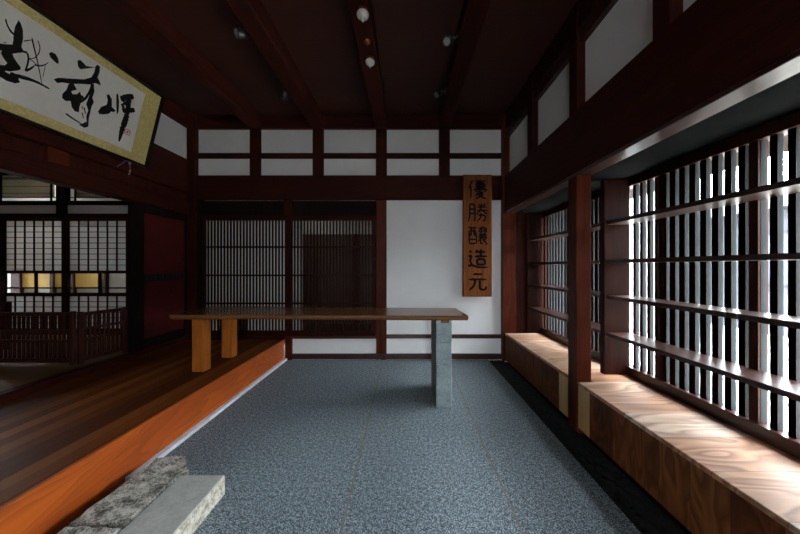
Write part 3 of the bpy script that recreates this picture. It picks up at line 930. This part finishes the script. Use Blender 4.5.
MB().tube([cal(3.41, -0.025, -0.005), cal(3.425, -0.055, -0.005)], 0.011).build('tassel', M['cordend'], hc)


# benches under the lattice windows
def bench(name, pts, y0, y1, label, pale):
    b = thing(name, label, 'bench', (1.66, (y0 + y1) / 2, 0), 'wooden benches under the lattice windows')
    m = MB()
    m.prism(pts, 0.375, 0.400)
    es = [e for e in m.bm.edges if all(v.co.z > 0.39 for v in e.verts)]
    bmesh.ops.bevel(m.bm, geom=es, offset=0.003, segments=1, affect='EDGES')
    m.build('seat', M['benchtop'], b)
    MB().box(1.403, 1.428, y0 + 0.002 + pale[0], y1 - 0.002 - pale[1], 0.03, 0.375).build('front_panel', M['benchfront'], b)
    ya, yb = (y0 + 0.002, y0 + pale[0]) if pale[0] else (y1 - pale[1], y1 - 0.002)
    pl = MB().box(1.4025, 1.428, ya, yb, 0.03, 0.375).build('front_board', M['paleboard'], b)
    pl['label'] = 'yellow sapwood board'
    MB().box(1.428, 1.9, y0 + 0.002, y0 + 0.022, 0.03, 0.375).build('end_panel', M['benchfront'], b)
    MB().box(1.44, 1.48, y0 + 0.03, y1 - 0.03, -0.035, 0.03).build('plinth', M['black'], b)
    return b


bench('bench', [(1.40, 2.685), (1.53, 2.685), (1.53, 2.54), (1.917, 2.54), (1.917, 4.40), (1.40, 4.40)], 2.69, 4.40, 'low brown wooden bench box behind the front pillar, reaching to the white back wall', (0.16, 0))
bench('bench', [(1.40, 0.90), (1.917, 0.90), (1.917, 2.535), (1.40, 2.535)], 0.90, 2.535, 'low wooden bench box in front of the dark pillar, its pale swirling top brightly lit', (0, 0.155))

# step stones at the foot of the raised floor


def rock(name, outline, z1, seed, parent_label, amp):
    m = MB()
    m.prism(outline, 0.0, z1)
    bmesh.ops.triangulate(m.bm, faces=m.bm.faces[:])
    bmesh.ops.subdivide_edges(m.bm, edges=m.bm.edges[:], cuts=3, use_grid_fill=True)
    bmesh.ops.subdivide_edges(m.bm, edges=m.bm.edges[:], cuts=2, use_grid_fill=True)
    bmesh.ops.remove_doubles(m.bm, verts=m.bm.verts[:], dist=0.0005)
    for v in m.bm.verts:
        if v.co.z > 0.004:
            d = Vector((noise.noise(v.co * 14 + Vector((seed, 0, 0))), noise.noise(v.co * 14 + Vector((0, seed, 3))), noise.noise(v.co * 16 + Vector((0, 5, seed)))))
            v.co += d * amp * (0.3 if v.co.z < z1 * 0.5 else 1.0)
            v.co.x -= max(0.0, v.co.x + 1.331) if v.co.y < 1.84 else 0.0
            v.co.z = max(v.co.z, 0.005)
    o = m.build(name, M['rock'])
    return tag(o, parent_label, 'stone', 'step stones at the foot of the raised floor')


rock('step_stone', [(-1.59, 1.475), (-1.338, 1.475), (-1.338, 1.838), (-1.30, 1.852), (-1.425, 2.005), (-1.585, 1.985)], 0.122, 2.0, 'rough chipped grey rock beside the orange step, its far corner cut off', 0.011)
rock('step_stone', [(-1.60, 0.95), (-1.338, 0.95), (-1.338, 1.455), (-1.59, 1.455)], 0.118, 9.0, 'second rough grey rock, butted against the chipped one and cropped by the picture edge', 0.011)
ss = thing('step_stone', 'smooth sawn grey stone slab with a pale split edge lying on the granite floor', 'stone', (-1.19, 1.3, 0), 'step stones at the foot of the raised floor')
MB().box(-1.325, -1.068, 0.85, 1.832, 0.0, 0.112, 0.004).build('slab', M['sawnstone'], ss)
m = MB()
NYs, NZs = 60, 8
gg = [[m.bm.verts.new((-1.066 + (0.004 * noise.noise(Vector((y * 30, z * 30, 1))) if 0 < b < NZs and 0 < a < NYs else 0), y, z)) for b in range(NZs + 1) for z in [0.002 + 0.107 * b / NZs]] for a in range(NYs + 1) for y in [0.852 + 0.978 * a / NYs]]
for a in range(NYs):
    for b in range(NZs):
        m.bm.faces.new((gg[a][b], gg[a + 1][b], gg[a + 1][b + 1], gg[a][b + 1]))
m.build('split_face', M['splitface'], ss)

# low folding lattice screen at the edge of the next room


def screen_leaf(root, p0, p1, zt, nsl, rails):
    """one leaf of the low screen from p0 to p1"""
    p0, p1 = Vector(p0), Vector(p1)
    d = (p1 - p0)
    L = d.length
    ang = math.atan2(d.y, d.x)
    R = Matrix.Translation((p0.x, p0.y, 0)) @ Matrix.Rotation(ang, 4, 'Z')

    def put(m, name):
        m.bm.transform(R)
        return m.build(name, M['screenwood'], root)
    m = MB()
    m.box(0, 0.04, -0.018, 0.018, 0.36, zt + 0.01, 0.003)
    m.box(L - 0.035, L, -0.018, 0.018, 0.36, zt, 0.003)
    m.box(0.04, L - 0.035, -0.02, 0.02, zt - 0.035, zt, 0.003)
    m.box(0.04, L - 0.035, -0.016, 0.016, 0.385, 0.425, 0.003)
    f = put(m, 'leaf_frame')
    s = MB()
    for k in range(nsl):
        x = 0.04 + (L - 0.075) * (k + 0.5) / nsl
        s.box(x - 0.011, x + 0.011, -0.007, 0.007, 0.42, zt - 0.03)
    for z in rails:
        s.box(0.04, L - 0.035, -0.012, 0.012, z - 0.012, z + 0.012)
    put(s, 'lattice')


sc = thing('low_screen', 'low dark brown folding lattice screen standing at the edge of the next room', 'screen', (-3.29, 3.1, 0.36))
screen_leaf(sc, (-3.30, 3.10), (-4.45, 3.10), 0.885, 24, (0.60, 0.70))
screen_leaf(sc, (-3.28, 3.11), (-3.205, 3.57), 0.875, 9, (0.60, 0.71))
rl = thing('low_rail', 'short dark rail with an end post behind the low lattice screen', 'rail', (-4.7, 3.7, 0.355))
MB().box(-4.78, -4.72, 3.67, 3.73, 0.355, 0.92, 0.004).build('post', M['screenwood'], rl)
MB().box(-5.75, -4.78, 3.685, 3.715, 0.80, 0.85, 0.004).build('rail', M['screenwood'], rl)
MB().box(-5.81, -5.75, 3.67, 3.73, 0.355, 0.92, 0.004).build('post', M['screenwood'], rl)

# bamboo blinds in the transom windows of the next room
for xa, xb, lab in ((-6.5, -5.08, 'bamboo blind hung in the transom window at the outer edge of the picture'), (-4.79, -3.3, 'bamboo blind hung in the transom window half hidden by the great lintel')):
    b = thing('bamboo_blind', lab, 'blind', ((xa + xb) / 2, 4.495, 2.64), 'bamboo blinds over the paper screens')
    MB().box(xa, xb, 4.493, 4.497, 2.345, 2.65).build('splints', M['bamboo'], b)
    f = MB()
    for z in (2.40, 2.50, 2.60):
        f.box(xa, xb, 4.4905, 4.4925, z - 0.003, z + 0.003)
    f.build('binding', M['screenwood'], b)


# track spotlights on the beams
def spot(loc, side, aim, label):
    """side: which way the head stands off the beam face"""
    r = thing('spotlight', label, 'spotlight', loc, 'black spotlights on the ceiling beams')
    L = Vector(loc)
    MB().box(L.x - 0.016, L.x + 0.016, L.y - 0.05, L.y + 0.05, L.z - 0.025, L.z + 0.025, 0.004).build('mount', M['blackmetal'], r)
    h = L + Vector((side * 0.095, 0, -0.02))
    MB().tube([L + Vector((side * 0.01, 0, 0)), L + Vector((side * 0.06, 0, 0.0)), h], 0.009).build('arm', M['blackmetal'], r)
    a = Vector(aim).normalized()
    hd = MB().lathe([(0.020, -0.07), (0.034, -0.06), (0.040, 0.0), (0.040, 0.045), (0.036, 0.05), (0.033, 0.038)], 20, h, a).build('head', M['blackmetal'], r, True)
    MB().lathe([(0.031, 0.038), (0.030, 0.0445), (0.012, 0.047)], 20, h, a).build('lens', M['lens'], hd)
    MB().lathe([(0.012, 0.0), (0.012, 0.006), (0.008, 0.008)], 12, L + Vector((side * 0.016, -0.03, -0.012)), (side, 0, -0.5)).build('mount_glint', M['lens'], r)  # pale disc in place of the highlight on the mount
    return r


spot((0.472, 2.80, 3.40), -1, (-0.35, -0.55, -0.75), 'black spotlight on the beam beyond the globe lamps, nearer the viewer of its pair')
spot((0.472, 3.66, 3.40), -1, (-0.55, -0.45, -0.7), 'black spotlight on the beam beyond the globe lamps, nearer the signboard of its pair')
spot((-1.348, 2.72, 3.40), -1, (-0.5, -0.65, -0.45), 'black spotlight with its pale lens showing, on the beam towards the framed calligraphy')
spot((-1.348, 3.70, 3.40), -1, (-0.5, 0.6, -0.55), 'black spotlight with its lens turned away, close to the lattice doors')


# globe lamps under the middle beam
def globe(x, y, r, label, mat):
    g_ = thing('globe_lamp', label, 'lamp', (x, y, 3.33), 'globe lamps under the middle beam')
    MB().lathe([(r * 0.75, 0.0), (r * 0.8, -0.012), (r * 0.55, -0.02)], 24, (x, y, 3.33)).build('cap', M['redpost'], g_, True)
    prof = []
    zc = 3.33 - 0.012 - 0.78 * r
    for k in range(1, 13):
        th = math.pi * k / 14
        prof.append((r * math.sin(th), zc - 3.33 + 0.78 * r * math.cos(th)))
    MB().lathe(prof, 24, (x, y, 3.33)).build('globe', mat, g_, True)
    zb = zc - 3.33 - r * 0.73
    MB().lathe([(r * 0.30, zb + 0.004), (r * 0.20, zb - r * 0.16), (r * 0.08, zb - r * 0.45), (r * 0.03, zb - r * 0.6)], 16, (x, y, 3.33)).build('tip', mat, g_, True)


globe(-0.333, 2.40, 0.047, 'larger white globe lamp with a pointed tip, nearest the viewer under the middle beam', M['globe'])
globe(-0.337, 2.71, 0.026, 'small amber globe lamp between the two white ones under the middle beam', M['amber'])
globe(-0.342, 2.96, 0.044, 'white globe lamp with a pointed tip, nearest the back wall under the middle beam', M['globe'])

# outdoor buildings shaped to cut sky light, seen in slivers between the bars
st_ = thing('blocker', 'narrow grey storehouse added outside the far lattice bay to cut its sky light', 'building', (5.4, 13, -0.12))
MB().box(4.6, 6.2, 7.0, 20, -0.145, 4.2).build('wall', M['storewall'], st_)  # added to block sky; its wall bounces light onto the far bars
m = MB()
m.prism([(4.3, 4.15), (6.5, 4.15), (5.4, 5.2)], 6.7, 20.4, lambda x, y, z: (x, z, y))
m.build('roof', M['housetile'], st_)
hs = thing('house', 'dark grey house seen in slivers through the lattice windows', 'house', (10, 9, -0.12))
MB().box(8.0, 13, -14.0, 25, -0.145, 2.6).build('wall', M['housewall'], hs)  # stretched well out of view to cut low sky light
for y in (4.2, 6.2, 8.2, 10.2, 12.4, 14.6, 17.0, 19.5, 22.0):
    f = MB()
    f.box(7.93, 8.02, y, y + 1.2, 0.9, 2.1)
    o = f.build('window_frame', M['housetile'], hs)
    MB().box(7.91, 7.93, y + 0.06, y + 1.14, 0.96, 2.04).build('pane', M['housewin'], o)
m = MB()
m.prism([(7.5, 2.55), (13.5, 2.55), (10.5, 3.7)], -14.5, 25.6, lambda x, y, z: (x, z, y))
m.build('roof', M['housetile'], hs)
